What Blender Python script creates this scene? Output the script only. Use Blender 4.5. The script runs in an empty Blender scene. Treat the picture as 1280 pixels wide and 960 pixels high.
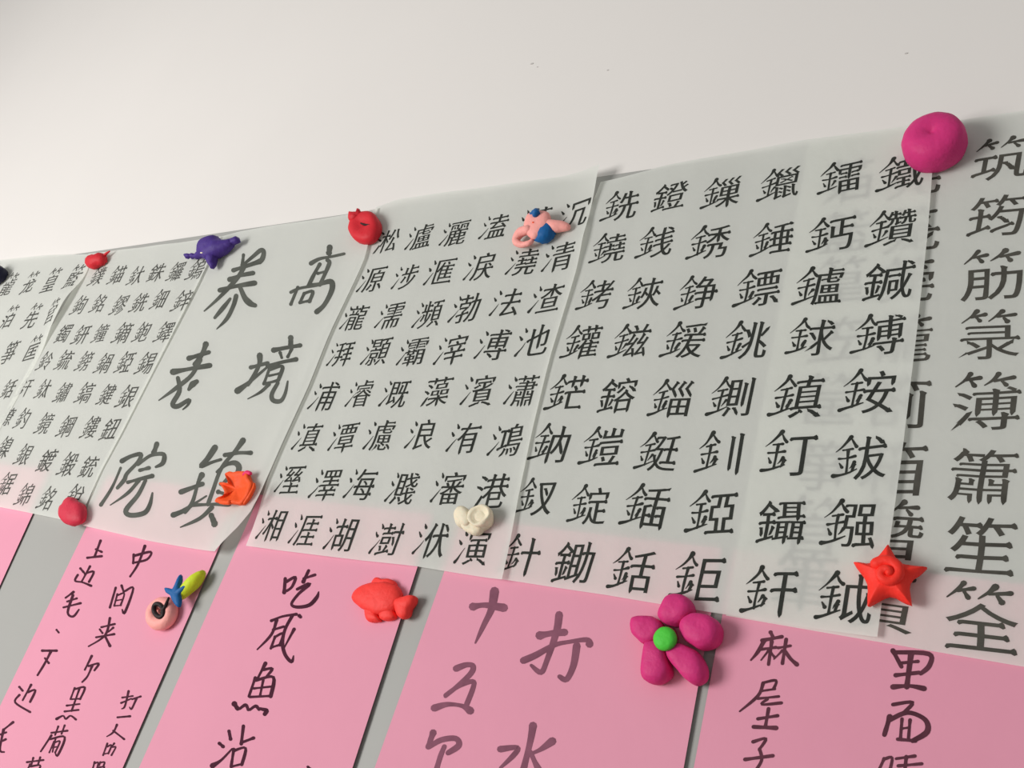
import bpy, bmesh, math, random
from mathutils import Vector, Matrix, noise
from mathutils.geometry import delaunay_2d_cdt
random.seed(7)
scene = bpy.context.scene
C = scene.collection

# ---------------------------------------------------------------- camera
# world: wall = XZ plane at y=0 (x right, z up), the viewer is at y<0, the floor at z=0
F = 1129.0                                   # focal length in pixels of the 1280 px frame
DIST, EYE = 0.632, 1.50                      # distance from the wall, height of the eye
U = Vector((814, 2677, -1129)).normalized()  # wall "up" in camera axes (from vanishing points)
R = Vector((1612, -14, 1129)); R = (R - U*R.dot(U)).normalized()
Y = U.cross(R)                               # into the wall
cam_d = bpy.data.cameras.new('camera'); cam = bpy.data.objects.new('camera', cam_d); C.objects.link(cam)
cam_d.sensor_width = 36.0; cam_d.lens = 36.0*F/1280.0; cam_d.clip_start = 0.02
M = Matrix((R, Y, U)).to_4x4(); M.translation = Vector((0, -DIST, EYE))
cam.matrix_world = M
scene.camera = cam

# ---------------------------------------------------------------- light and exposure
w = bpy.data.worlds.new('room_light'); scene.world = w; w.use_nodes = True
bg = w.node_tree.nodes['Background']; bg.inputs[0].default_value = (0.93, 0.95, 0.93, 1); bg.inputs[1].default_value = 0.33
def area(name, loc, target, sx, sy, power, col):
    d = bpy.data.lights.new(name, 'AREA'); d.shape = 'RECTANGLE'; d.size = sx; d.size_y = sy; d.energy = power; d.color = col
    o = bpy.data.objects.new(name, d); C.objects.link(o); o.location = loc
    o.rotation_euler = (Vector(target)-Vector(loc)).to_track_quat('-Z', 'Y').to_euler(); return o
area('window_light', (-2.3, -2.3, 1.0), (-0.7, 0, 1.85), 1.2, 1.4, 69, (1.0, 0.985, 0.965))
scene.view_settings.view_transform = 'Standard'; scene.view_settings.look = 'None'
scene.view_settings.gamma = 1.0; scene.view_settings.use_curve_mapping = False
scene.view_settings.exposure = 0.15

# ---------------------------------------------------------------- helpers
def ray(u, v):
    c = Vector((u-640, 480-v, -F)); return Vector((R.dot(c), Y.dot(c), U.dot(c)))
def P(u, v, h=0.0):
    """point of the world seen at pixel (u,v) that lies h metres in front of the wall plane"""
    d = ray(u, v); t = (DIST-h)/d.y
    return Vector((t*d.x, -h, EYE+t*d.z))
def pxm(u, v, h=0.0):                        # metres per pixel for a sphere at that point
    return (DIST-h)/ray(u, v).y
def lin(c):
    return tuple(((x/255)/12.92 if x/255 <= .04045 else (((x/255)+.055)/1.055)**2.4) for x in c)+(1,)

def mat(name, rgb, rough=.6, bump=0, bscale=60, var=0, vscale=20, trans=0, spec=.3, sss=0, lucent=0):
    m = bpy.data.materials.new(name); m.use_nodes = True
    nt = m.node_tree; b = nt.nodes['Principled BSDF']; out = nt.nodes['Material Output']
    b.inputs['Base Color'].default_value = lin(rgb); b.inputs['Roughness'].default_value = rough
    b.inputs['Specular IOR Level'].default_value = spec
    tc = nt.nodes.new('ShaderNodeTexCoord')
    if var:
        n = nt.nodes.new('ShaderNodeTexNoise'); n.inputs['Scale'].default_value = vscale; n.inputs['Detail'].default_value = 6
        nt.links.new(tc.outputs['Object'], n.inputs['Vector'])
        r = nt.nodes.new('ShaderNodeMapRange'); r.inputs[1].default_value = .3; r.inputs[2].default_value = .7
        r.inputs[3].default_value = 1-var; r.inputs[4].default_value = 1+var
        nt.links.new(n.outputs['Fac'], r.inputs[0])
        x = nt.nodes.new('ShaderNodeMix'); x.data_type = 'RGBA'; x.blend_type = 'MULTIPLY'; x.inputs[0].default_value = 1
        x.inputs[6].default_value = lin(rgb); nt.links.new(r.outputs[0], x.inputs[7]); nt.links.new(x.outputs[2], b.inputs['Base Color'])
    if bump:
        n = nt.nodes.new('ShaderNodeTexNoise'); n.inputs['Scale'].default_value = bscale; n.inputs['Detail'].default_value = 5
        nt.links.new(tc.outputs['Object'], n.inputs['Vector'])
        k = nt.nodes.new('ShaderNodeBump'); k.inputs['Strength'].default_value = bump; k.inputs['Distance'].default_value = .002
        nt.links.new(n.outputs['Fac'], k.inputs['Height']); nt.links.new(k.outputs[0], b.inputs['Normal'])
    if sss:
        b.inputs['Subsurface Weight'].default_value = sss; b.inputs['Subsurface Scale'].default_value = .004
        b.inputs['Subsurface Radius'].default_value = (1, .5, .4)
    if trans:
        t = nt.nodes.new('ShaderNodeBsdfTransparent'); mx = nt.nodes.new('ShaderNodeMixShader')
        mx.inputs[0].default_value = trans
        l = nt.nodes.new('ShaderNodeBsdfTranslucent'); l.inputs[0].default_value = lin(rgb); m2 = nt.nodes.new('ShaderNodeMixShader')
        m2.inputs[0].default_value = lucent; nt.links.new(b.outputs[0], m2.inputs[1]); nt.links.new(l.outputs[0], m2.inputs[2])
        nt.links.new(m2.outputs[0], mx.inputs[1]); nt.links.new(t.outputs[0], mx.inputs[2])
        nt.links.new(mx.outputs[0], out.inputs[0])
    return m

XUAN = mat('xuan_paper', (248, 249, 243), .85, .25, 90, .012, 25, trans=.09, spec=.1, lucent=.42)
PINK = mat('pink_paper', (228, 154, 176), .7, .12, 60, .012, 15, spec=.15)
WALL = mat('white_wall_paint', (232, 227, 223), .75, .15, 12, .01, 3, spec=.2)
BOARD = mat('grey_board_paint', (166, 165, 161), .5, .05, 60, .01, 8, spec=.3)
INK = mat('black_ink', (52, 54, 50), .8, spec=.1, var=.25, vscale=120)
INK_BIG = mat('washed_black_ink', (88, 90, 84), .8, spec=.1, var=.2, vscale=60)
INK_FAR = mat('thin_black_ink', (84, 84, 80), .8, spec=.1, var=.3, vscale=120)
INK_BOLD = mat('grey_black_ink', (78, 76, 70), .8, spec=.1, var=.2, vscale=80)
INK_RED = mat('dark_ink_on_pink', (74, 34, 50), .8, spec=.1, var=.2, vscale=80)
INK_WASH = mat('diluted_ink_on_pink', (134, 84, 102), .8, spec=.1, var=.16, vscale=90)
INK_PLUM = mat('brown_ink_on_pink', (92, 52, 64), .8, spec=.1, var=.25, vscale=90)

def new(name, mesh, parent=None, m=None):
    o = bpy.data.objects.new(name, mesh); C.objects.link(o)
    if m: mesh.materials.append(m)
    if parent: o.parent = parent; o.matrix_parent_inverse = parent.matrix_world.inverted()
    return o
def tag(o, label, cat, group=None):
    o['label'] = label; o['category'] = cat
    if group: o['group'] = group
    return o
def mesh(name, v, f, smooth=True):
    me = bpy.data.meshes.new(name); me.from_pydata([tuple(p) for p in v], [], f); me.update()
    if smooth: me.polygons.foreach_set('use_smooth', [True]*len(me.polygons))
    return me
def box(name, x0, x1, y0, y1, z0, z1, m):
    v = [(x, y, z) for x in (x0, x1) for y in (y0, y1) for z in (z0, z1)]
    f = [(0,1,3,2), (4,6,7,5), (0,4,5,1), (2,3,7,6), (0,2,6,4), (1,5,7,3)]
    return new(name, mesh(name, v, f, False), None, m)

# ---------------------------------------------------------------- setting
wall = box('wall_back', -5.5, 1.6, 0, .12, 0, 3.4, WALL); wall['kind'] = 'structure'
floor = box('floor', -5.5, 1.6, -4.0, .12, -.05, 0, mat('grey_floor_tile', (150, 146, 140), .4, var=.03, vscale=4)); floor['kind'] = 'structure'
BZ = P(1280, 141).z - .0025
board = box('display_board', -4.2, 1.2, -.002, -.0004, .75, BZ, BOARD)
for v in board.data.vertices:                 # the board hangs slightly off level, lower at its left end
    if v.co.z > 1: v.co.z += .0062*v.co.x
tag(board, 'large smooth grey display board on the white wall, behind all the papers', 'board')
# small scuffs on the plaster high above the papers
for (u, v, r) in ((665, 80, 3.2), (760, 88, 1.6), (1133, 67, 2.2), (672, 84, 1.3)):
    p = P(u, v); s = pxm(u, v)*r; a = random.random()*6
    vs = [p+Vector((math.cos(a+k*.9)*s*random.uniform(.6, 1.2), 0, math.sin(a+k*.9)*s*.5*random.uniform(.6, 1.2))) for k in range(7)]
    n = len(vs); top = [q+Vector((0, -.0006, 0)) for q in vs]
    o = new('paint_chip', mesh('paint_chip', vs+top, [tuple(range(n, 2*n))]+[(i, (i+1) % n, n+(i+1) % n, n+i) for i in range(n)], False), wall,
            bpy.data.materials.get('chip') or mat('chip', (196, 192, 188), .8))

# ---------------------------------------------------------------- paper relief
def wave(x, z):                               # common undulation of everything pinned to the board
    return .0005*(1+math.sin(3.1*x+1.7*z+.5)) + .0003*(1+math.sin(9.3*x-5*z+1.1))
class Sheet:
    def __init__(s, name, off, left, right, top, bottom, m, label, cat, ink, creases=0, bumps=(), nu=72, nv=64, amp=.00025, seed=0, lift=0):
        """off = gap to the wall; left/right/top/bottom = edges as pixel polylines (top->bottom, left->right)"""
        s.off, s.cr, s.amp, s.seed, s.lift = off, creases, amp, seed, lift
        s.bumps = [(P(u, v, off), r, a) for (u, v, r, a) in bumps]
        W = lambda pts: [P(u, v, off) for u, v in pts]
        L, Rr, T, B = W(left), W(right), W(top), W(bottom)
        def at(pl, t):
            d = [0]
            for a, b in zip(pl, pl[1:]): d.append(d[-1]+(b-a).length)
            q = t*d[-1]
            for i in range(len(pl)-1):
                if q <= d[i+1] or i == len(pl)-2:
                    k = (q-d[i])/max(d[i+1]-d[i], 1e-9); return pl[i].lerp(pl[i+1], k)
        L, Rr, T, B = [[at(p, i/24) for i in range(25)] for p in (L, Rr, T, B)]
        c00, c10, c01, c11 = L[0], Rr[0], L[-1], Rr[-1]
        s.x0, s.x1 = c00.x, c10.x; s.c = (c00, c10, c01, c11)
        vs = []
        for j in range(nv+1):
            v = j/nv
            for i in range(nu+1):
                u = i/nu
                p = at(T, u).lerp(at(B, u), v)+at(L, v).lerp(at(Rr, v), u)-(c00.lerp(c10, u).lerp(c01.lerp(c11, u), v))
                p.y = s.yat(p.x, p.z); vs.append(p)
        f = [(j*(nu+1)+i, (j+1)*(nu+1)+i, (j+1)*(nu+1)+i+1, j*(nu+1)+i+1) for j in range(nv) for i in range(nu)]
        s.o = new(name, mesh(name, vs, f), None, m); tag(s.o, label, cat); s.ink = ink
        s.n = 0
    def yat(s, x, z):
        h = s.off+wave(x, z)+s.amp*noise.noise(Vector((x*9+s.seed, z*9, s.seed)))*2
        if s.cr:
            c00, c10, c01, c11 = s.c
            v = (c00.z-z)/max(c00.z-c01.z, 1e-6); xl = c00.x+(c01.x-c00.x)*v; xr = c10.x+(c11.x-c10.x)*v
            q = (x-xl)/max(xr-xl, 1e-6)*s.cr; t = abs((q % 2)-1); h += .0010*t
            q = v*4; t = abs((q % 2)-1); h += .0003*t
        if getattr(s, 'lift', 0):             # the right edge stands away a little, as a cut edge does
            c00, c10, c01, c11 = s.c
            v = min(max((c10.z-z)/max(c10.z-c11.z, 1e-6), 0), 1); d = c10.x+(c11.x-c10.x)*v-x
            h += s.lift*min(max(0, (.030-d)/.030), 1.3)**2
        for p, r, a in s.bumps:
            d2 = ((x-p.x)**2+(z-p.z)**2)/(r*r); h += a*math.exp(-d2)
        return -h
    def put(s, p, k=0):                       # drop a point of the drawing onto the sheet
        return Vector((p.x, s.yat(p.x, p.z)-.00022-k, p.z))

# ---------------------------------------------------------------- brush writing
def catmull(pts, n=5):
    if len(pts) == 2:
        (a, b) = pts; return [tuple(a[k]+(b[k]-a[k])*i/4 for k in range(3)) for i in range(5)]
    q = [pts[0]]+list(pts)+[pts[-1]]; out = []
    for i in range(1, len(q)-2):
        a, b, c, d = q[i-1:i+3]
        for j in range(n):
            t = j/n
            out.append(tuple(.5*(2*b[k]+(c[k]-a[k])*t+(2*a[k]-5*b[k]+4*c[k]-d[k])*t*t+(3*b[k]-a[k]-3*c[k]+d[k])*t**3) for k in range(3)))
    out.append(tuple(pts[-1])); return out
def stroke_poly(pts, capn=3):
    """closed strip (verts, faces) for a brush stroke of (x, y, width) points"""
    c = catmull(pts); v = []; f = []
    if len(pts) > 1:                          # the brush presses in at the start and swells before it lifts
        m = len(c)-1; ph = random.uniform(0, 6)
        c = [(x, y, w*(1+.16*math.exp(-(i/m*5)**2)-.12*math.sin(math.pi*i/m)+.07*math.sin(9*i/m+ph))) for i, (x, y, w) in enumerate(c)]
    n = len(c)
    def dirn(i):
        a = c[max(i-1, 0)]; b = c[min(i+1, n-1)]; dx, dy = b[0]-a[0], b[1]-a[1]; l = math.hypot(dx, dy) or 1; return dx/l, dy/l
    for i in range(n):
        dx, dy = dirn(i); x, y, w = c[i]; w = w/2
        v += [(x-dy*w, y+dx*w), (x+dy*w, y-dx*w)]
    for i in range(n-1): f.append((2*i, 2*i+1, 2*i+3, 2*i+2))
    for i, sg in ((0, -1), (n-1, 1)):          # round caps
        dx, dy = dirn(i); x, y, w = c[i]; w = w/2; b = len(v); a, e = 2*i, 2*i+1
        for k in range(1, capn+1):
            t = math.pi*k/(capn+1)-math.pi/2
            v.append((x+sg*dx*w*math.cos(t)-(-dy)*w*math.sin(t)*1, y+sg*dy*w*math.cos(t)-dx*w*math.sin(t)))
        f.append((a,)+tuple(range(b, b+capn))+(e,))
    return v, f

_txt_c = bpy.data.curves.new('glyph_source', 'FONT'); _txt = bpy.data.objects.new('glyph_source', _txt_c); C.objects.link(_txt)
_cache = {}
def glyph(ch):
    if ch in _cache: return _cache[ch]
    _txt_c.body = ch; bpy.context.view_layer.update()
    dg = bpy.context.evaluated_depsgraph_get(); cu = _txt.evaluated_get(dg).to_curve(dg)
    loops = []
    for s in cu.splines:
        bp = s.bezier_points; n = len(bp); L = []
        for i in range(n):
            a, b = bp[i], bp[(i+1) % n]
            p0, p1, p2, p3 = a.co, a.handle_right, b.handle_left, b.co
            ch_ = (p3-p0); l = ch_.length or 1e-6
            bend = abs(ch_.x*(p1-p0).y-ch_.y*(p1-p0).x)/l+abs(ch_.x*(p2-p0).y-ch_.y*(p2-p0).x)/l
            m = 1 if bend < .002 else 4
            for k in range(m):
                t = k/m; q = p0*(1-t)**3+p1*3*t*(1-t)**2+p2*3*t*t*(1-t)+p3*t**3; L.append((q.x, q.y+.12))
        if len(L) > 2: loops.append(L)
    _txt.to_curve_clear()
    _cache[ch] = loops; return loops
def area2(L): return sum(a[0]*b[1]-b[0]*a[1] for a, b in zip(L, L[1:]+L[:1]))
def brushify(L, ccw):
    """turn the even line ends of a printed glyph into brush entries, presses and tapers"""
    if not ccw: L = L[::-1]
    n = len(L); E = [(L[(i+1) % n][0]-L[i][0], L[(i+1) % n][1]-L[i][1]) for i in range(n)]
    ln = [math.hypot(*e) or 1e-9 for e in E]
    def turn(i): a, b = E[i-1], E[i]; return math.atan2(a[0]*b[1]-a[1]*b[0], a[0]*b[0]+a[1]*b[1])
    T = [turn(i) for i in range(n)]
    out = []; skip = set()
    # vertical inset: level strokes thinner
    Q = []
    for i in range(n):
        nx = E[i-1][1]/ln[i-1]+E[i][1]/ln[i]; ny = -E[i-1][0]/ln[i-1]-E[i][0]/ln[i]
        x, y = L[i]
        x += .005*max(-1, min(1, nx)); y += .005*max(-1, min(1, ny))
        if abs(ny) > .4: y -= .008*(1 if ny > 0 else -1)
        Q.append((x, y))
    i = 0
    term = {}
    for i in range(n):
        j = (i+1) % n
        if .028 < ln[i] < .11 and .8 < T[i] < 2.3 and .8 < T[j] < 2.3 and ln[i-1] > .6*ln[i] and ln[j] > .6*ln[i] and i not in skip:
            term[i] = 1; skip |= {j, (i-1) % n}
    used = set()
    for i in range(n):
        if i in used: continue
        if i in term:
            j = (i+1) % n; a, b = Q[i], Q[j]; w = ln[i]; d = (E[i][1]/w, -E[i][0]/w); t = (E[i][0]/w, E[i][1]/w)
            pt = lambda base, dd, tt: (base[0]+d[0]*dd*w+t[0]*tt*w, base[1]+d[1]*dd*w+t[1]*tt*w)
            ang = math.degrees(math.atan2(d[1], d[0]))
            # a -> b runs counter clockwise: for a right end a = lower corner, b = upper corner
            if -25 < ang < 30: out += [pt(a, -.9, 0), pt(a, -.2, -.35), pt(a, .35, -.1), pt(b, .1, -.1), pt(b, -.35, .38), pt(b, -1.0, 0)]
            elif ang > 150 or ang < -155: out += [pt(a, -.9, 0), pt(a, .0, .1), pt(b, .30, -.15), pt(b, -.2, .32), pt(b, -.9, .0)]
            elif 60 < ang < 125: out += [pt(a, -.9, 0), pt(a, -.35, -.25), pt(b, .15, -.35), pt(b, .1, .22), pt(b, -.7, .0)]
            elif -125 < ang < -60: out += [pt(a, -1.1, 0), pt(a, -.2, .12), pt(a, .5, .45), pt(b, -.4, -.05)]
            elif ang <= -125: out += [pt(a, -1.5, .10), pt(a, .9, .5), pt(b, -1.2, -.22)]
            elif -60 <= ang <= -25: out += [pt(a, -1.0, -.15), pt(a, .0, -.1), pt(b, .8, -.2), pt(b, -.8, .2)]
            else: out += [pt(a, -.5, 0), pt(a, .6, .5), pt(b, -.5, 0)]
            used.add(j)
            if j == 0 and out: out.pop(0)
        else: out.append(Q[i])
    return out
JIN = [[(.27,.97,.075), (.20,.84,.05), (.11,.72,.035), (.0,.61,.012)], [(.27,.93,.02), (.34,.82,.05), (.40,.76,.06)],
       [(.14,.655,.03), (.33,.70,.045)], [(.07,.475,.04), (.22,.50,.032), (.385,.55,.055)], [(.245,.68,.045), (.235,.40,.045), (.225,.17,.04)],
       [(.09,.38,.02), (.14,.29,.06)], [(.37,.42,.055), (.32,.33,.03), (.29,.28,.012)], [(-.01,.09,.06), (.12,.13,.05), (.26,.19,.04), (.42,.27,.02)]]
SHUI = [[(.13,.90,.02), (.17,.84,.06), (.20,.80,.07)], [(.02,.66,.02), (.07,.60,.06), (.11,.56,.065)],
        [(.04,.10,.065), (.09,.18,.05), (.17,.32,.032), (.25,.47,.01)]]
ZHU = [[(.26,1.0,.06), (.19,.90,.04), (.06,.77,.015)], [(.20,.885,.03), (.40,.93,.055)], [(.27,.87,.03), (.33,.80,.06)],
       [(.66,1.0,.06), (.59,.91,.04), (.47,.80,.015)], [(.60,.885,.03), (.86,.93,.06)], [(.70,.87,.03), (.76,.80,.06)]]
JINS = set('銑鐙鏁鑞鐳鐵鐃銭銹錘鈣鑽銬鋏錚鏢鑪鍼鑵鎡鍰銚銶鎛鋩鎔錙鍘鎮銨鈉鎧鋌釧釘鈸釵錠鍤錏鑷鏹針鋤銛鉅釬鉞鏷錨釱銖鑼鎢鉤銘鏐銑鈿鋅鐲鈃鐘鏑鉋鐸鈴鋶鎊鍋錏錫釬鈦鏽鎬鍵鑠鐐釣鏡鋼鏤鈕鎳銀鍍鍛銃鋸錦銳鋯鉸錳鑄')
SHUIS = set('淞瀘灑溘漢沉源涉滙淚澆清瀧濡瀕渤法渣湃灝灞滓溥池浦濬溉濱瀟滇潭濾浪洧鴻溼澤海濺瀋港湘涯湖澍洑演')
ZHUS = set('筑筠筋箓簿簫笙筌筅笼筦籠箚箱簪簣箔籃篁笠筐箏管筆')
def character(sh, ch, u, v, em, bold=1.0, slope=.10, wid=1.0, ink=None):
    c = P(u, v, sh.off+.001); verts = []; faces = []; k = 0
    loops = glyph(ch)
    big = max(loops, key=lambda l: abs(area2(l))); ccw = area2(big) > 0
    rad = None
    if ch in JINS: loops = [l for l in loops if min(p[0] for p in l)+max(p[0] for p in l) > .66]; rad = JIN
    elif ch in SHUIS and ch != '藻': loops = [l for l in loops if max(p[0] for p in l) > .335 and min(p[0] for p in l)+max(p[0] for p in l) > .5]; rad = SHUI
    elif ch in ZHUS: loops = [l for l in loops if min(p[1] for p in l)+max(p[1] for p in l) < 1.48]; rad = ZHU
    if rad is JIN and any(min(p[0] for p in l) < .16 for l in loops): loops, rad = glyph(ch), None   # radical fused with the rest
    if rad is SHUI and any(min(p[0] for p in l) < .12 for l in loops): loops, rad = glyph(ch), None
    if rad is ZHU and any(max(p[1] for p in l) > .90 for l in loops): loops, rad = glyph(ch), None
    f1, f2 = random.uniform(0, 6), random.uniform(0, 6); rot = random.uniform(-.035, .035); sc = random.uniform(.95, 1.05)
    def place(x, y, fnt):
        x += .010*math.sin(6*y+f1); y += .010*math.sin(5*x+f2)
        x, y = x-.5, y-.5
        if fnt: y += slope*x
        x, y = x-rot*y, y+rot*x
        return Vector((c.x+x*em*sc*wid, 0, c.z+y*em*sc))
    P2 = [brushify(l, ccw) for l in loops]
    if P2:
        flat = []; edges = []
        for l in P2:
            b = len(flat); flat += [Vector(q) for q in l]; edges += [(b+i, b+(i+1) % len(l)) for i in range(len(l))]
        rv, re, rf = delaunay_2d_cdt(flat, edges, [], 0, 1e-6)[:3]
        def inside(x, y):
            wn = 0
            for l in P2:
                for (ax, ay), (bx, by) in zip(l, l[1:]+l[:1]):
                    if (ay > y) != (by > y):
                        if x < ax+(y-ay)/(by-ay)*(bx-ax): wn += 1 if by > ay else -1
            return wn != 0
        rf = [t for t in rf if inside(sum(rv[i].x for i in t)/len(t), sum(rv[i].y for i in t)/len(t))]
        verts += [sh.put(place(q.x, q.y, True)) for q in rv]; faces += [tuple(t) for t in rf]
    for st in (rad or []):
        st = [(x+random.uniform(-.008, .008), y+random.uniform(-.008, .008), w*bold*1.22*random.uniform(.9, 1.12)) for x, y, w in st]
        vv, ff = stroke_poly(st); b = len(verts); k += 1
        verts += [sh.put(place(x, y, False), k*4e-6) for x, y in vv]; faces += [tuple(b+i for i in f) for f in ff]
    me = mesh('character', verts, faces, False); sh.n += 1
    return new('character', me, sh.o, ink or sh.ink)
def brush_char(sh, strokes, ox, oy, sc, ink=None, wk=1.16):
    """strokes read off the photograph: 'x,y,w x,y,w; ...' in a magnified crop whose origin is (ox,oy), scale sc"""
    verts = []; faces = []
    for k, s in enumerate(strokes.split(';')):
        pts = [tuple(float(t) for t in q.split(',')) for q in s.split()]
        out = []
        w0 = 10
        for q in pts:
            if len(q) == 3: w0 = q[2]
            out.append((q[0]/sc+ox, q[1]/sc+oy, w0/sc*wk))
        if len(out) == 1: out.append((out[0][0]+.8, out[0][1]+.8, out[0][2]))
        vv, ff = stroke_poly(out); b = len(verts)
        verts += [sh.put(P(x, y, sh.off+.0012), k*5e-6) for x, y in vv]; faces += [tuple(b+i for i in f) for f in ff]
    sh.n += 1
    return new('character', mesh('character', verts, faces, False), sh.o, ink or sh.ink)

# ---------------------------------------------------------------- pink riddle sheets
ZTOP, ZBOT = P(1240, 728).z, EYE-.42
def strip(tl, bl, tr, br, off, label, ink, seed, lift=.0005, ztop=None):
    """a pink sheet from two pixels on its left edge and two on its right edge"""
    def edge(a, b):
        A, B = P(*a, off), P(*b, off)
        return lambda z: Vector((A.x+(B.x-A.x)*(z-A.z)/(B.z-A.z), 0, z))
    l, r = edge(tl, bl), edge(tr, br); zt = ztop or ZTOP
    sh = Sheet.__new__(Sheet); sh.off, sh.cr, sh.amp, sh.seed, sh.bumps, sh.ink, sh.n = off, 0, .0002, seed, [], ink, 0
    nu, nv = 30, 50; vs = []
    base = Sheet.yat
    def yat(x, z):
        a, b = l(z).x, r(z).x; q = min(max((x-a)/(b-a), 0), 1)
        return base(sh, x, z)-lift*(max(0, (q-.8)/.2)**2)-.0003
    sh.yat = yat
    for j in range(nv+1):
        z = zt+(ZBOT-zt)*j/nv
        for i in range(nu+1):
            x = l(z).x+(r(z).x-l(z).x)*i/nu; vs.append(Vector((x, yat(x, z), z)))
    f = [(j*(nu+1)+i, (j+1)*(nu+1)+i, (j+1)*(nu+1)+i+1, j*(nu+1)+i+1) for j in range(nv) for i in range(nu)]
    sh.o = new('pink_sheet', mesh('pink_sheet', vs, f), None, PINK); tag(sh.o, label, 'paper sheet')
    return sh
P1 = strip((-80, 640), (-190, 870), (38, 652), (0, 735), .0027, 'pink sheet at the far left, bare corner below the white papers', INK_RED, 1)
P2 = strip((105, 668), (7, 870), (272, 692), (155, 960), .0027, 'pink sheet with three columns of small brush writing under the ring-shaped magnet', INK_RED, 2)
P3 = strip((293, 693), (175, 960), (523, 712), (443, 960), .0027, 'pink sheet with one column of black characters beside the clay fish', INK_RED, 3)
P4 = strip((557, 715), (470, 960), (886, 790), (856, 960), .0027, 'pink sheet with large diluted grey characters left of the flower magnet', INK_WASH, 4)
P5 = strip((900, 790), (868, 960), (1345, 800), (1350, 960), .0027, 'wide pink sheet at the right, two columns of bold characters below the star', INK_PLUM, 5)

# ---------------------------------------------------------------- white practice sheets, right to left
SF = Sheet('white_sheet', .0044, [(1012,180),(908,770)], [(1335,130),(1335,842)], [(1012,180),(1170,156),(1335,130)], [(908,770),(1100,803),(1280,834),(1335,842)],
           XUAN, 'white paper at the far right with a column of bold bamboo-radical characters', 'paper sheet', INK_BOLD, 0, seed=11)
SE = Sheet('white_sheet', .0056, [(752,229),(739,262),(719,345),(687,450),(665,540),(649,620),(637,690),(628,725)], [(1168,154),(1166,225),(1160,300),(1147,420),(1130,560),(1112,690),(1098,798)],
           [(752,229),(770,225),(830,208),(1000,178),(1130,160),(1168,154)], [(628,725),(760,745),(900,768),(993,783),(1098,798)],
           XUAN, 'white paper with six neat columns of metal-radical characters between magenta ball and star', 'paper sheet', INK, 6, [(1168, 160, .02, .002)], seed=12, lift=0.0014)
SD = Sheet('white_sheet', .0068, [(472,261),(455,332),(413,422),(388,485),(355,557),(336,600),(322,650),(309,683)], [(755,213),(742,262),(722,345),(690,450),(668,540),(652,620),(640,690),(632,727)],
           [(472,261),(500,250),(600,236),(700,222),(755,213)], [(309,683),(400,695),(523,709),(632,727)],
           XUAN, 'white paper with six columns of water-radical characters under the pink and blue magnet', 'paper sheet', INK, 6, [(755, 215, .03, .005), (735, 300, .02, .002)], seed=13, lift=0.0032)
SC = Sheet('white_sheet', .0078, [(274,297),(244,362),(214,420),(182,482),(152,540),(124,592),(103,657)], [(475,262),(458,330),(415,420),(390,483),(357,555),(337,602),(322,640),(302,668),(275,692)],
           [(274,297),(300,290),(340,283),(400,275),(430,270),(475,262)], [(103,657),(190,677),(275,692)],
           XUAN, 'white paper with six very large washed-ink characters and a lifting lower right corner', 'paper sheet', INK_BIG, 0, [(300, 690, .05, .007)], seed=14, lift=0.0022)
SB = Sheet('white_sheet', .0086, [(112,318),(102,345),(84,377),(62,414),(39,457),(9,512),(-64,620)], [(278,297),(247,362),(217,420),(185,482),(155,540),(127,592),(100,655)],
           [(112,318),(190,308),(278,297)], [(-64,620),(0,634),(55,645),(100,655)],
           XUAN, 'white paper with many small dense characters between the small red and purple magnets', 'paper sheet', INK_FAR, 7, [(108, 335, .03, -.001)], seed=15, lift=0.0016)
SA = Sheet('white_sheet', .0096, [(-90,340),(-260,600)], [(116,318),(108,345),(90,375),(68,412),(45,455),(15,510),(-60,640)],
           [(-90,340),(0,325),(60,319),(116,318)], [(-260,600),(-60,640)],
           XUAN, 'white paper at the far left edge with a curled right edge and grey narrow characters', 'paper sheet', INK_FAR, 0, [(84, 378, .035, .010), (70, 410, .03, .005)], seed=16)

rowsE = [('銑鐙鏁鑞鐳鐵', [(777,258),(838,246),(903,242),(976,231),(1052,223),(1128,218)]),
 ('鐃銭銹錘鈣鑽', [(762,311),(821,304),(888,304),(967,300),(1040,294),(1116,286)]),
 ('銬鋏錚鏢鑪鍼', [(746,370),(806,368),(873,367),(949,361),(1025,359),(1111,352)]),
 ('鑵鎡鍰銚銶鎛', [(729,429),(790,428),(857,427),(934,427),(1015,423),(1100,420)]),
 ('鋩鎔錙鍘鎮銨', [(710,493),(773,495),(841,500),(916,498),(998,497),(1087,491)]),
 ('鈉鎧鋌釧釘鈸', [(691,556),(754,560),(824,567),(902,568),(988,568),(1077,573)]),
 ('釵錠鍤錏鑷鏹', [(672,623),(738,633),(809,635),(891,642),(977,653),(1064,657)]),
 ('針鋤銛鉅釬鉞', [(653,696),(719,704),(792,715),(874,724),(964,741),(1058,749)])]
for chs, ps in rowsE:
    for ch, p in zip(chs, ps): character(SE, ch, *p, .0372, wid=1.0)
rowsD = [('淞瀘灑溘漢沉', [(485,302),(526,297),(569,292),(619,284),(668,277),(719,269)]),
 ('源涉滙淚澆清', [(466,350),(508,347),(551,340),(601,334),(654,328),(700,322)]),
 ('瀧濡瀕渤法渣', [(444,398),(489,395),(536,393),(583,386),(634,379),(684,374)]),
 ('湃灝灞滓溥池', [(427,443),(472,440),(517,440),(565,438),(617,432),(668,427)]),
 ('浦濬溉藻濱瀟', [(406,496),(451,493),(495,493),(547,490),(599,489),(653,489)]),
 ('滇潭濾浪洧鴻', [(385,547),(430,547),(476,545),(528,544),(581,548),(634,551)]),
 ('溼澤海濺瀋港', [(363,600),(408,606),(452,606),(504,611),(562,611),(615,615)]),
 ('湘涯湖澍洑演', [(341,657),(382,663),(428,669),(485,675),(541,676),(593,685)])]
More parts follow.
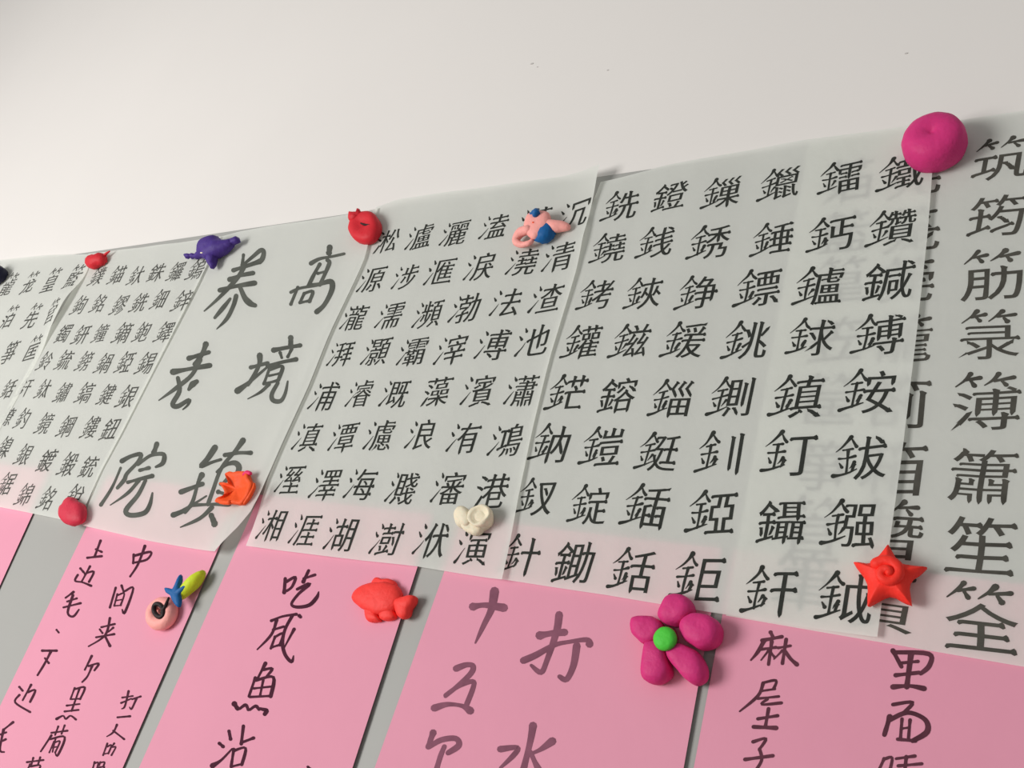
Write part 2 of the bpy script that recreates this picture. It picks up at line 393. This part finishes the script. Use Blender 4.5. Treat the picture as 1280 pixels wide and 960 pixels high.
for chs, ps in rowsD:
    for ch, p in zip(chs, ps): character(SD, ch, *p, .0362, wid=1.0)
rowsB = [('鏷錨釱銖鑼鎢', [(122,346),(147,344),(171,345),(196,341),(221,340),(247,338)]),
 ('鉤銘鏐銑鈿鋅', [(100,382),(124,380),(150,382),(175,379),(201,375),(229,377)]),
 ('鐲鈃鐘鏑鉋鐸', [(80,417),(102,419),(126,417),(154,417),(179,416),(207,416)]),
 ('鈴鋶鎊鍋錏錫', [(57,452),(81,451),(106,452),(131,455),(157,454),(184,455)]),
 ('銛釬鈦鏽鎬鍵銀', [(11,487),(31,485),(55,487),(79,491),(107,492),(134,494),(160,497)]),
 ('鐐釣鏡鋼鏤鈕', [(9,521),(29,524),(56,530),(84,534),(114,535),(139,537)]),
 ('鎳銀鍍鍛銃', [(6,560),(30,569),(59,576),(86,581),(112,584)]),
 ('鋸錦銘銳', [(8,605),(32,619),(60,624),(94,622)])]
for chs, ps in rowsB:
    for ch, p in zip(chs, ps): character(SB, ch, *p, .0345, bold=1.0, wid=1.0)
for ch, p in zip('籠笼篁籃箔筅管箏筐', [(11,356),(37,354),(64,351),(93,347),(11,397),(40,396),(69,392),(12,440),(41,436)]):
    character(SA, ch, *p, .047, wid=.85)
for ch, p in zip('筑筠筋箓簿簫笙筌', [(1251,200),(1246,270),(1241,345),(1237,420),(1232,503),(1228,594),(1226,682),(1226,775)]):
    character(SF, ch, *p, .0432, bold=1.12, slope=.05)
for ch, p in zip('筅笼筦籠箚箱簪簣', [(1144,222),(1140,290),(1135,352),(1130,425),(1122,503),(1116,585),(1113,664),(1106,752)]):
    character(SF, ch, *p, .0432, bold=1.12, slope=.05)
for ch, p in zip('箔籃篁笠筐箏管筆', [(1062,228),(1058,292),(1052,352),(1045,425),(1037,502),(1028,582),(1016,660),(1006,726)]):
    character(SF, ch, *p, .0440, bold=1.1, slope=.05)

# six large characters (crop 200,260 x4 / 0,300 x4 / 0,480 x4)
brush_char(SC, '418,235,12 412,290,18; 425,278,10 470,240,16 505,212,24 520,222,22 508,262,22 470,278,14; 368,312,18 430,292,18 500,268,26; 350,358,20 405,338,18 466,326,22; 300,412,18 380,392,20 474,376,24; 428,285,18 392,345,20 335,410,20 280,465,16 222,516,6; 402,398,16 425,450,26 452,478,30 476,488,20; 352,455,10 325,490,22 275,550,14; 382,440,16 368,490,22 335,555,18 285,606,5', 200, 260, 4)
brush_char(SC, '850,198,24 846,225,26; 756,278,18 800,255,15 860,244,14 922,230,12; 800,282,14 770,335,18 742,392,18; 838,262,16 848,275,20 828,325,18 800,385,18; 790,328,12 832,318,12; 745,385,14 800,380,14; 690,398,14 672,440,14 655,482,16; 655,422,12 700,402,12 780,388,16 850,368,28 864,395,28 850,440,24 820,490,22 785,520,26; 722,428,14 700,475,14; 722,428,12 765,418,16 748,468,18; 702,474,12 752,464,14', 200, 260, 4)
brush_char(SC, '500,738,22 498,780,22 470,840,20 440,885,16; 455,798,16 540,776,18; 388,915,24 430,885,22 480,845,14 545,790,10; 655,650,22 655,685,24; 570,712,22 630,700,18 702,688,20; 602,725,14 610,750,12; 660,705,14 640,745,14; 540,792,18 610,772,16 682,758,22; 548,805,12 520,880,14; 550,808,14 600,792,16 614,802,18 592,862,16; 545,840,10 600,828,12; 525,880,12 592,862,14; 545,882,16 505,920,14 440,955,5; 590,875,14 560,930,18 566,962,22 605,966,24 628,930,18 640,868,8', 200, 260, 4)
brush_char(SC, '1030,522,24 1012,570,22 975,622,22; 945,592,20 1045,562,20; 866,660,24 950,645,20 1050,628,24; 1000,600,20 960,675,20 880,742,20 795,802,6; 985,708,18 962,724,30 945,748,14; 890,690,16 898,755,20 864,820,22 890,832,24 946,800,20 940,825,12 915,848,6', 0, 300, 4)
brush_char(SC, '610,386,20 655,362,16 705,352,20 690,390,18 636,448,20 622,480,20 588,520,14; 604,420,10 560,520,14 505,605,18; 785,300,20 770,345,24; 690,402,14 720,380,16 760,356,18 818,352,20 815,395,22 780,415,12; 700,432,14 745,420,18; 640,492,14 690,478,16 762,460,22; 695,482,16 640,545,16 552,606,5; 728,482,14 690,555,18 630,630,22 652,656,24 720,645,26 748,605,20 762,545,8', 0, 480, 4)
brush_char(SC, '1076,318,22 1040,372,26 1004,412,22 1060,392,14 1105,378,14; 1216,282,22 1178,335,18 1108,420,20 1062,540,18 1040,602,18; 1125,356,18 1190,345,18 1255,345,20; 1010,455,22 990,495,18 962,590,18 925,642,16; 905,540,22 1012,500,20; 866,655,22 915,635,22 970,600,14 1032,560,8; 1085,440,10 1130,405,16 1175,395,28 1196,420,26 1180,460,18; 1140,472,18 1110,505,16; 1105,500,18 1125,505,16; 1092,540,18 1118,548,14; 1150,480,14 1140,600,22; 960,606,14 1060,602,16 1150,602,26; 1060,618,18 1000,672,20 902,716,6; 1058,658,22 1078,702,32', 0, 480, 4)

# pink sheets: single characters traced stroke by stroke
Q = (240, 640, 3)
brush_char(P3, '350,250,10 346,302,13; 354,262,9 388,245,11 376,280,10 356,296,9; 438,220,9 418,262,13; 420,250,8 462,236,10; 395,290,8 442,270,11 400,308,10 374,345,11 395,357,13 440,350,13 468,322,12 476,300,4', *Q)
brush_char(P3, '298,408,9 340,392,8 392,384,11; 318,405,10 298,460,10 245,516,5; 305,442,8 345,430,9; 312,468,8 296,512,9; 314,468,7 342,456,9 330,500,9; 298,508,8 332,498,8; 378,388,10 350,440,10 340,490,12 350,535,13 374,562,13 382,540,4; 384,440,10 345,512,5; 404,390,11 408,394,12', *Q)
brush_char(P3, '276,568,12 248,622,7; 268,592,8 302,588,11 276,622,7; 238,622,9 214,692,9; 240,632,8 306,620,12 296,692,13; 218,694,8 298,690,9; 268,630,8 256,690,8; 232,662,7 298,655,8; 160,720,16 172,738,14; 180,738,8 202,724,12 212,742,10; 218,742,7 240,728,12 252,742,9; 256,738,9 280,745,16 274,758,14', *Q)
brush_char(P3, '140,822,10 146,852,12; 104,868,10 118,880,12; 78,952,15 112,930,10 152,888,5; 194,803,10 186,870,11; 190,864,8 232,848,11; 158,890,9 148,956,10; 158,896,8 202,886,10 188,948,11; 150,955,8 190,945,8', *Q)
brush_char(P3, '436,956,8 445,964,10', *Q)
Q = (520, 640, 3)
brush_char(P4, '215,356,22 260,350,20 330,360,30; 296,298,26 284,365,24 258,420,20 224,492,5', *Q)
brush_char(P4, '152,588,18 190,574,18 216,580,22 200,615,18 112,692,12; 112,688,12 160,655,14 214,636,18 216,660,18 192,722,16; 70,736,20 120,722,18 175,728,16 205,746,26', *Q)
brush_char(P4, '66,828,20 46,882,16; 48,884,12 95,856,18 150,850,22 162,876,22 122,904,16; 108,880,14 92,920,18 76,975,20', *Q)
brush_char(P4, '538,386,22 528,450,22 492,558,20 470,602,20 434,576,10; 466,464,24 510,456,22 558,452,26; 404,558,20 450,538,20 520,500,18 575,488,16 640,480,18 652,496,24; 604,502,22 592,575,22 566,628,22 540,618,14', *Q)
brush_char(P4, '318,890,18 382,884,18 368,912,18 318,960,10; 440,802,24 430,860,22 402,975,22; 512,860,24 470,890,18 438,905,10; 430,900,12 450,945,20 466,975,22', *Q)
Q = (860, 640, 3)
brush_char(P5, '310,452,12 318,468,12; 278,482,12 352,468,12; 286,482,14 262,525,13 236,556,6; 270,516,9 330,508,10; 314,486,11 302,572,11; 302,520,8 274,556,5; 312,530,8 325,545,9; 338,510,8 384,502,10; 368,478,11 354,568,11; 354,520,8 322,552,5; 364,522,10 384,550,13 408,572,14', *Q)
brush_char(P5, '285,640,8 330,632,10 322,662,10; 272,672,8 326,664,8; 282,642,10 262,690,12 194,748,6; 262,700,8 340,692,9; 298,702,8 276,722,9 350,716,11; 302,738,11 290,805,11; 262,776,10 336,764,11; 246,806,12 330,810,15', *Q)
brush_char(P5, '244,862,10 292,850,11 266,892,9; 268,888,9 276,930,12 252,972,10; 214,928,11 318,914,13', *Q)
brush_char(P5, '768,520,14 800,580,14; 775,526,12 902,532,16 905,575,20 872,606,12; 800,566,10 862,560,11; 836,530,18 820,655,18; 778,612,12 866,602,14; 768,656,15 830,652,14 885,662,18', *Q)
brush_char(P5, '768,722,10 842,714,14 800,760,11; 756,768,16 736,835,16; 752,782,12 822,752,16 888,778,18 896,824,20 842,858,16; 802,776,10 796,850,11; 832,780,10 826,850,11; 800,812,8 830,808,8; 786,852,11 852,858,13', *Q)
brush_char(P5, '735,925,10 712,975,10; 740,925,9 765,922,11 755,975,10; 780,925,8 850,915,12; 818,918,12 812,975,12; 788,952,10 876,944,11', *Q)
Q = (0, 640, 3)
for s in ('378,108,8 356,166,8; 360,140,6 382,150,8; 328,172,7 382,166,9',
          '318,232,6 352,224,8 334,262,8; 338,204,7 306,262,6; 302,212,7 314,226,8; 292,236,7 282,258,7 310,264,7 342,277,8',
          '276,300,8 246,322,6; 252,336,6 288,324,7; 238,358,6 302,342,8; 274,312,8 254,376,8 274,392,9 296,366,5',
          '212,442,6 220,452,7',
          '158,520,8 212,520,9; 190,524,8 166,570,8 140,612,7; 168,548,6 182,566,8',
          '104,676,6 132,668,8 112,712,8; 116,648,7 84,706,6; 72,656,7 84,670,8; 72,686,7 56,714,7 112,750,8',
          '48,788,8 12,816,6; 0,834,6 22,826,7; -12,868,6 20,852,8; 12,816,8 -2,890,8 14,900,6',
          '502,160,8 500,192,8; 506,164,7 566,150,9 552,178,8 506,190,7; 544,128,9 518,196,8 488,242,7',
          '434,284,7 412,358,8; 456,276,8 464,300,7; 470,296,6 500,286,8 468,376,9 458,366,5; 440,308,6 428,352,6; 442,312,5 466,306,6 452,350,6; 434,332,5 460,328,5; 428,352,5 454,350,5',
          '380,432,6 430,420,8; 412,398,8 394,462,8 332,504,5; 360,470,6 428,458,8; 394,466,7 412,502,10; 374,440,6 384,454,7; 424,434,7 406,450,5',
          '344,540,8 318,592,6; 332,578,6 370,568,8 354,594,7; 346,576,7 328,616,7 308,638,6',
          '280,660,6 264,702,6; 282,664,6 318,658,8 300,702,7; 268,702,5 302,700,6; 298,662,6 268,746,7; 250,726,6 298,720,6; 242,748,6 294,742,7; 212,776,8 236,764,6 246,776,7 264,764,6 284,778,8',
          '192,828,6 252,820,7; 218,804,6 206,836,6; 242,800,6 230,832,6; 192,838,7 152,898,6; 188,852,6 242,844,8 216,912,8 206,902,4; 202,860,5 184,902,5; 202,866,5 224,860,6 206,902,6; 192,884,5 214,880,5; 208,848,5 196,900,5',
          '100,938,6 162,930,7; 124,922,6 116,950,6; 150,920,6 142,946,6; 112,946,6 98,975,6; 114,954,6 150,950,7 140,975,7',
          '482,672,7 468,728,7 456,738,4; 458,696,6 498,690,6; 454,716,6 492,700,5; 496,702,6 528,692,7; 512,700,7 494,738,7 486,732,4',
          '440,770,6 488,766,8',
          '438,798,7 424,826,7 400,842,4; 424,820,6 466,852,7',
          '402,868,6 386,912,6; 402,880,5 418,874,6 406,906,6; 388,908,5 406,904,5; 428,868,6 416,884,5; 422,882,5 434,882,6 418,912,6',
          '354,938,6 344,975,6; 356,942,5 368,940,6 360,975,6; 376,938,6 372,950,5; 376,940,5 392,938,6 388,952,6; 370,958,5 392,956,6 376,975,5'):
    brush_char(P2, s, *Q)
bpy.data.objects.remove(_txt); bpy.data.curves.remove(_txt_c)

# ---------------------------------------------------------------- clay magnets
def clay(name, rgb, rough=.55): return mat(name, rgb, rough, .35, 260, .03, 90, spec=.25, sss=.12)
MAGENTA = clay('magenta_clay', (214, 52, 124)); GREEN = clay('green_clay', (82, 206, 66)); RED = clay('red_clay', (214, 40, 52))
SCARLET = clay('scarlet_clay', (255, 56, 44)); CORAL = clay('coral_red_clay', (255, 66, 60)); PURPLE = clay('purple_clay', (74, 50, 132))
PEACH = clay('peach_clay', (255, 172, 164)); BLUE = clay('blue_clay', (20, 96, 160)); ORANGE = clay('orange_clay', (246, 88, 34))
CREAM = clay('cream_clay', (236, 224, 198)); LIME = clay('lime_clay', (206, 222, 44)); NAVY = clay('navy_clay', (26, 28, 52))
CRIM = clay('crimson_clay', (212, 50, 74)); BLACKC = clay('black_clay', (38, 26, 26)); FUCH = clay('hot_pink_clay', (240, 50, 110))

def magnet(name, u, v, base, label):
    o = bpy.data.objects.new(name, None); C.objects.link(o); o.empty_display_size = .01
    o.location = P(u, v, base); bpy.context.view_layer.update(); tag(o, label, 'magnet'); o['base'] = base
    return o
def finish(bm, name, parent, m, sub=1, jitter=.0, js=120):
    me = bpy.data.meshes.new(name)
    for _ in range(sub):
        bmesh.ops.subdivide_edges(bm, edges=bm.edges[:], cuts=1, use_grid_fill=True, smooth=0)
        for _ in range(2): bmesh.ops.smooth_vert(bm, verts=bm.verts[:], factor=.5, use_axis_x=True, use_axis_y=True, use_axis_z=True)
    if jitter:
        bm.normal_update()
        for v in bm.verts: v.co += v.normal*jitter*noise.noise(v.co*js)
    bmesh.ops.recalc_face_normals(bm, faces=bm.faces[:])
    bm.to_mesh(me); bm.free(); me.polygons.foreach_set('use_smooth', [True]*len(me.polygons))
    return new(name, me, parent, m)
PROF = {'petal': [(.92,0),(1.01,.15),(1.04,.45),(1.01,.75),(.88,.95),(.6,1.03),(.3,1.05)]}
def pillow(name, parent, m, outline, base, H, prof=None, cen=None, z0=0.0, jitter=.0006, sub=1, closed=True, dense=3):
    """a kneaded flat piece of clay: pixel outline, height H (m), rounded profile [(scale, height)]"""
    n0 = len(outline); pts = []
    for i in range(n0):                                   # smooth closed outline
        a, b, c, d = [outline[(i+k) % n0] for k in (-1, 0, 1, 2)]
        for j in range(dense):
            t = j/dense; pts.append([.5*(2*b[k]+(c[k]-a[k])*t+(2*a[k]-5*b[k]+4*c[k]-d[k])*t*t+(3*b[k]-a[k]-3*c[k]+d[k])*t**3) for k in (0, 1)])
    W = [P(x, y, base+z0+H*.5) for x, y in pts]
    c = P(*cen, base+z0+H*.5) if cen else sum(W, Vector())/len(W)
    prof = prof or PROF.get(name) or [(.86, 0), (.97, .18), (1.0, .45), (.95, .72), (.80, .92), (.5, 1.02), (.2, 1.05)]
    bm = bmesh.new(); rings = []
    for s, h in prof:
        rings.append([bm.verts.new((c.x+(q.x-c.x)*s, -(base+z0+h*H), c.z+(q.z-c.z)*s)) for q in W])
    n = len(W)
    for a, b in zip(rings, rings[1:]):
        for i in range(n): bm.faces.new((a[i], a[(i+1) % n], b[(i+1) % n], b[i]))
    bm.faces.new(rings[0][::-1]); top = bm.verts.new((c.x, -(base+z0+prof[-1][1]*H), c.z))
    for i in range(n): bm.faces.new((rings[-1][i], rings[-1][(i+1) % n], top))
    return finish(bm, name, parent, m, 0, jitter)
_mb = [0]
def blob(name, parent, m, els, base, res=.0005, jitter=.0004, tree=None):
    """one continuous kneaded body from rounded masses: (u, v, height mm, radius px[, flatten])"""
    _mb[0] += 1
    mb = bpy.data.metaballs.new('clay%c%c' % (97+_mb[0]//26, 97+_mb[0] % 26)); mb.resolution = res; mb.render_resolution = res; mb.threshold = .2
    ob = bpy.data.objects.new(mb.name, mb); C.objects.link(ob); org = parent.location.copy(); ob.location = org
    K = 1.0
    for e in els:
        u, v, h, r = e[:4]; p = P(u, v, base+h/1000); rm = r*pxm(u, v, base)
        b = mb.elements.new(); b.co = p-org; b.radius = rm*1.32; b.stiffness = 2.0
        if len(e) > 4:
            b.type = 'ELLIPSOID'; b.size_x = 1.0; b.size_z = 1.0; b.size_y = e[4]
    bpy.context.view_layer.update(); dg = bpy.context.evaluated_depsgraph_get()
    me = bpy.data.meshes.new_from_object(ob.evaluated_get(dg)); bpy.data.objects.remove(ob); bpy.data.metaballs.remove(mb)
    me.name = name
    for v in me.vertices:
        v.co = v.co+org; v.co += v.normal*jitter*noise.noise(v.co*150)
        if v.co.y > -base: v.co.y = -base
    me.materials.clear(); me.polygons.foreach_set('use_smooth', [True]*len(me.polygons))
    return new(name, me, parent, m)
def tube(name, parent, m, pts, base, n=12, sub=6):
    """rolled clay coil through (u, v, height mm, radius px)"""
    c = []
    q = [pts[0]]+list(pts)+[pts[-1]]
    for i in range(1, len(q)-2):
        a, b, cc, d = q[i-1:i+3]
        for j in range(sub):
            t = j/sub; c.append([.5*(2*b[k]+(cc[k]-a[k])*t+(2*a[k]-5*b[k]+4*cc[k]-d[k])*t*t+(3*b[k]-a[k]-3*cc[k]+d[k])*t**3) for k in range(4)])
    c.append(list(pts[-1]))
    W = [(P(x, y, base+h/1000), r*pxm(x, y, base)) for x, y, h, r in c]
    bm = bmesh.new(); rings = []
    for i, (p, r) in enumerate(W):
        d = (W[min(i+1, len(W)-1)][0]-W[max(i-1, 0)][0]).normalized()
        a = d.cross(Vector((0, 1, 0))).normalized(); b = d.cross(a)
        rings.append([bm.verts.new(p+(a*math.cos(2*math.pi*k/n)+b*math.sin(2*math.pi*k/n))*r) for k in range(n)])
    for A, B in zip(rings, rings[1:]):
        for k in range(n): bm.faces.new((A[k], A[(k+1) % n], B[(k+1) % n], B[k]))
    for rg, (p, r), sg in ((rings[0], W[0], -1), (rings[-1], W[-1], 1)):
        i = 0 if sg < 0 else len(W)-1; d = (W[min(i+1, len(W)-1)][0]-W[max(i-1, 0)][0]).normalized()*sg
        mid = [bm.verts.new(p+(v.co-p)*.7+d*r*.6) for v in rg]; tip = bm.verts.new(p+d*r*.9)
        for k in range(n): bm.faces.new((rg[k], rg[(k+1) % n], mid[(k+1) % n], mid[k])); bm.faces.new((mid[k], mid[(k+1) % n], tip))
    return finish(bm, name, parent, m, 0, .0002, 200)
def lathe(name, parent, m, u, v, base, H, prof, jitter=.0004, n=48, squash=1.0):
    """turned about the wall normal; (u,v) is where the middle of the top is seen; prof [(radius m, height m)]"""
    c = P(u, v, base+H); bm = bmesh.new(); rings = []
    for r, h in prof: rings.append([bm.verts.new((c.x+r*math.cos(2*math.pi*k/n), -(base+h), c.z+squash*r*math.sin(2*math.pi*k/n))) for k in range(n)])
    for A, B in zip(rings, rings[1:]):
        for k in range(n): bm.faces.new((A[k], A[(k+1) % n], B[(k+1) % n], B[k]))
    bm.faces.new(rings[0][::-1]); bm.faces.new(rings[-1])
    return finish(bm, name, parent, m, 0, jitter)

b = .0076
# round cushion
g = magnet('clay_magnet', 1172, 182, b, 'large round magenta clay magnet like a dimpled ball on the top paper edge')
lathe('ball', g, MAGENTA, 1164, 164, b, .026, [(.0190,0),(.0222,.0015),(.0238,.006),(.0240,.012),(.0236,.018),(.0215,.0235),(.0175,.0265),(.0115,.0280),(.007,.0278),(.0035,.0268),(.0015,.0255),(.0005,.025)], .0005)
# red pot shape
b = .0098
g = magnet('clay_magnet', 456, 284, b, 'red round clay magnet with a small crown at its upper left')
pillow('body', g, RED, [(437,286),(440,277),(447,270),(456,266),(465,266),(471,271),(475,281),(473,292),(467,300),(457,304),(446,302),(439,294)], b, .014,
       [(.86,0),(.97,.15),(1.0,.45),(.97,.75),(.86,.95),(.70,1.05),(.5,1.04),(.3,.92),(.12,.84)], cen=(456,282), jitter=.0007)
blob('crown', g, RED, [(443,272,12,6.5), (439,267,14,4), (444,265,14,3.6), (437,272,13,3.6), (450,267,13,4), (448,261,14,2.2)], b)
tube('crease', g, BLACKC, [(451,279,14.0,1.0), (456,281,13.2,1.4), (462,281,14.0,.8)], b)
# purple dolphin
b = .0106
g = magnet('clay_magnet', 268, 315, b, 'dark purple clay dolphin magnet with raised tail on the top paper edge')
blob('body', g, PURPLE, [(259,309,11,13), (266,306,11,12.5), (272,311,10,12.5), (263,316,10,11), (280,309,9,9.5), (254,315,10,8), (287,305,9,7), (248,319,9,5.5)], b)
blob('beak', g, PURPLE, [(247,320,9,5), (241,320,9,4.4), (236,320,9,4.2), (232,320,9,3.6)], b)
blob('fin', g, PURPLE, [(265,322,9,8), (265,327,8,6.5), (266,332,7,4.8)], b)
blob('tail', g, PURPLE, [(286,305,9,6), (291,302,9,5.5), (295,300,9,5), (297,302,8,4)], b)
tube('eye', g, CREAM, [(251,316,19.5,.9), (253,316,19.5,.9)], b)
# small red disc
g = magnet('clay_magnet', 121, 328, b, 'small flat red clay magnet at the top of the small-character paper')
blob('body', g, RED, [(116,327,5,9.5), (125,325,5,9.5), (120,328,5,10), (128,326,5,7)], b)
tube('stem', g, RED, [(129,321,6,2.2), (133,317,7,1.6), (137,314,7,.9)], b)
# navy lump
b = .0112
g = magnet('clay_magnet', 0, 346, b, 'dark navy clay lump cut off by the left picture edge')
blob('body', g, NAVY, [(-6,343,9,13), (-1,344,9,11), (-8,350,8,11)], b)
blob('head', g, NAVY, [(-16,336,9,8), (-20,332,9,6)], b)
# pink and blue bird
b = .0092
g = magnet('clay_magnet', 678, 288, b, 'pink clay bird magnet with blue belly and a blue bead on top')
blob('belly', g, BLUE, [(681,294,6,11), (685,290,6,11), (676,299,6,6), (687,283,7,7), (671,300,6,4)], b)
pillow('wing', g, PEACH, [(655,286),(657,274),(662,267),(672,264),(684,265),(688,271),(687,279),(680,288),(671,297),(664,298),(658,293)], b, .009, z0=.006)
tube('curl', g, PEACH, [(661,287,12,6), (652,290,10,6.5), (646,297,8,5.5), (646,303,7,5), (653,306,7,4), (661,304,8,3.6), (665,301,8,3)], b)
tube('tail', g, PEACH, [(684,280,8,6.5), (693,283,7,8), (702,283,6,7), (709,284,5,5)], b)
tube('head_bead', g, BLUE, [(669.0,268,17,4.2), (669.6,266,17,5.8), (670.2,264,17,4.2)], b, n=16)
tube('cap', g, BLUE, [(663,268,13,2.0), (665,267,14,2.4)], b)
tube('eye', g, ORANGE, [(666,278,15.4,1.0), (667,278,15.4,1.0)], b)
# crimson lump on the small-character sheet
b = .0106
g = magnet('clay_magnet', 91, 641, b, 'faceted crimson clay lump at the bottom edge of the small-character paper')
pillow('body', g, CRIM, [(80,629),(88,621),(96,626),(104,632),(105,646),(100,653),(90,657),(80,653),(76,644),(76,634)], b, .014,
       [(.8,0),(.98,.2),(1,.5),(.92,.8),(.6,.98),(.25,1.02)], jitter=.0014)
# orange leaf flower
b = .0100
g = magnet('clay_magnet', 300, 616, b, 'orange clay leaf-shaped magnet with pointed lobes on the large-character paper')
pillow('leaf', g, ORANGE, [(285,594),(291,591),(296,592),(302,591),(308,591),(313,593),(315,600),(320,606),(318,614),(314,622),(309,629),(304,633),(296,631),(288,631),(281,631),(273,629),(277,625),(283,623),(285,617),(281,610),(277,606),(284,605),(289,606),(288,600)],
       b, .012, [(.82,0),(.94,.3),(1,.7),(1.0,.95),(.93,1.05),(.72,.82),(.45,.62),(.2,.52)], jitter=.0012, dense=2)
tube('rim_fold', g, ORANGE, [(306,629,14,2.0), (312,620,15,2.4), (317,611,15,2.2), (318,605,14,1.6)], b)
tube('lobe', g, ORANGE, [(287,628,12,3), (281,628,11,3), (275,628,10,1.8)], b)
tube('bud', g, FUCH, [(305,593,10,2.4), (309,591,10,3.2), (313,592,10,2.4)], b)
# white crumpled flower
b = .0088
g = magnet('clay_magnet', 593, 650, b, 'cream white crumpled clay flower on the water-radical paper')
pillow('petal', g, CREAM, [(569,644),(573,637),(582,639),(588,644),(594,636),(604,634),(612,638),(616,647),(612,655),(604,661),(596,665),(588,663),(580,659),(572,656)], b, .011, jitter=.0018)
pillow('petal', g, CREAM, [(571,643),(574,635),(581,634),(587,641),(590,651),(585,657),(577,655)], b, .009, z0=.005, jitter=.0014)
pillow('petal', g, CREAM, [(586,650),(589,641),(597,634),(607,632),(614,637),(616,645),(611,653),(603,658),(594,659)], b, .010, [(.8,0),(.97,.3),(1.0,.75),(.9,1.0),(.72,.85),(.45,.62),(.2,.55)], z0=.005, jitter=.0014)
pillow('petal', g, CREAM, [(577,657),(586,654),(596,657),(604,657),(602,664),(595,668),(586,666)], b, .008, z0=.002, jitter=.0012)
blob('pistil', g, BLACKC, [(617,638,5,2.6), (613,639,5,2.0)], b)
# ring with tube
b = .0041
g = magnet('clay_magnet', 212, 757, b, 'peach clay ring magnet with dark centre, blue bow and lime green tail')
ring = []
for k in range(17):
    a = 2*math.pi*k/16; ring.append((202.5+11.5*math.cos(a)+2.0*math.sin(a)*-1, 767+12.5*math.sin(a), 6, 8.6))
tube('ring', g, PEACH, ring, b, sub=3)
blob('ring_bottom', g, PEACH, [(203,766,2.5,14,.5)], b)
rr = [(198.5+6*math.cos(2*math.pi*k/12)-3*math.sin(2*math.pi*k/12)*-.6, 763+8.2*math.sin(2*math.pi*k/12+.0), 13, 2.9) for k in range(13)]
tube('dark_loop', g, BLACKC, rr, b, sub=3)
tube('dark_stalk', g, BLACKC, [(202,766,13,1.8), (207,757,14,2.2), (211,747,14,1.2)], b)
tube('lime_tail', g, LIME, [(228,744,8,6), (234,736,9,8.5), (243,727,9,9.2), (250,720,8,7), (253,717,7,5)], b)
pillow('bow', g, BLUE, [(206,735),(211,735),(216,736),(219,732),(224,721),(226,718),(227,722),(224,735),(227,736),(234,731),(235,733),(229,739),(225,743),(226,750),(224,759),(219,756),(215,748),(213,744),(208,741)], b, .006, z0=.011, cen=(219,742), jitter=.0003, dense=2)
# fish
b = .0044
g = magnet('clay_magnet', 481, 752, b, 'coral red clay fish magnet on the pink sheet with one column')
pillow('body', g, CORAL, [(440,746),(444,738),(452,732),(462,729),(474,728),(486,728),(496,732),(501,738),(502,746),(499,756),(492,764),(482,767),(470,768),(458,764),(448,758),(442,752)], b, .011, jitter=.0007)
pillow('tail', g, CORAL, [(493,752),(499,748),(506,746),(513,744),(520,746),(519,753),(514,761),(511,770),(504,774),(498,771),(495,763)], b, .010, jitter=.0006)
pillow('fin', g, CORAL, [(457,756),(468,755),(472,768),(476,776),(469,778),(461,777),(457,769)], b, .008, jitter=.0005)
pillow('fin', g, CORAL, [(477,757),(488,756),(494,766),(494,773),(486,776),(478,775),(475,770)], b, .008, jitter=.0005)
pillow('fin', g, CORAL, [(464,734),(468,724),(473,722),(479,724),(487,724),(495,728),(494,737),(478,741)], b, .007, jitter=.0005)
# flower
b = .0044
g = magnet('clay_magnet', 845, 803, b, 'magenta clay flower magnet with five petals and a green centre')
pillow('petal', g, MAGENTA, [(825,768),(831,753),(838,746),(848,744),(858,747),(866,757),(866,767),(859,775),(848,781),(837,781),(828,776)], b, .016, jitter=.0008)
pillow('petal', g, MAGENTA, [(853,780),(860,772),(870,768),(884,770),(895,776),(901,787),(899,800),(890,808),(876,811),(864,805),(856,798),(852,789)], b, .017, jitter=.0008)
pillow('petal', g, MAGENTA, [(850,806),(858,808),(870,814),(879,826),(883,842),(879,852),(868,855),(857,848),(846,835),(837,824),(835,815),(841,808)], b, .016, jitter=.0008)
pillow('petal', g, MAGENTA, [(808,806),(815,803),(826,803),(834,813),(836,826),(838,838),(834,848),(823,854),(811,852),(804,843),(804,826)], b, .016, jitter=.0008)
pillow('petal', g, MAGENTA, [(791,777),(796,772),(808,771),(822,775),(829,783),(828,797),(818,804),(808,806),(799,800),(792,792)], b, .015, jitter=.0008)
blob('flower_heart', g, MAGENTA, [(834,797,5,15,.7)], b)
lathe('centre', g, GREEN, 829, 797, b, .0215, [(.0055,.012),(.0078,.0145),(.0086,.018),(.0080,.0205),(.0055,.0218),(.002,.0221)], .0003)
# star
b = .0084
g = magnet('clay_magnet', 1113, 727, b, 'bright red clay star magnet with a swirled middle at the corner of the papers')
tips = [(1110,680), (1159,709), (1140,757), (1085,758), (1067,703)]; val = [(1126,704), (1137,728), (1111,745), (1084,731), (1089,704)]
ol = []
for t, q, qp in zip(tips, val, val[-1:]+val[:-1]):
    a = [(qp[0]*.25+t[0]*.75, qp[1]*.25+t[1]*.75), t, (q[0]*.25+t[0]*.75, q[1]*.25+t[1]*.75), q]; ol += a
pillow('star_body', g, SCARLET, ol, b, .012, [(.90,0),(.99,.2),(1,.5),(.92,.72),(.72,.92),(.5,1.05),(.25,1.1)], cen=(1111,722), jitter=.0009)
sp = []
for k in range(15):
    a = k*.62; r = 19-1.2*k; sp.append((1109+r*math.cos(a-2.4), 716+r*.85*math.sin(a-2.4), 12+.3*k, 7.6-.2*k))
tube('swirl', g, SCARLET, sp, b, sub=3)
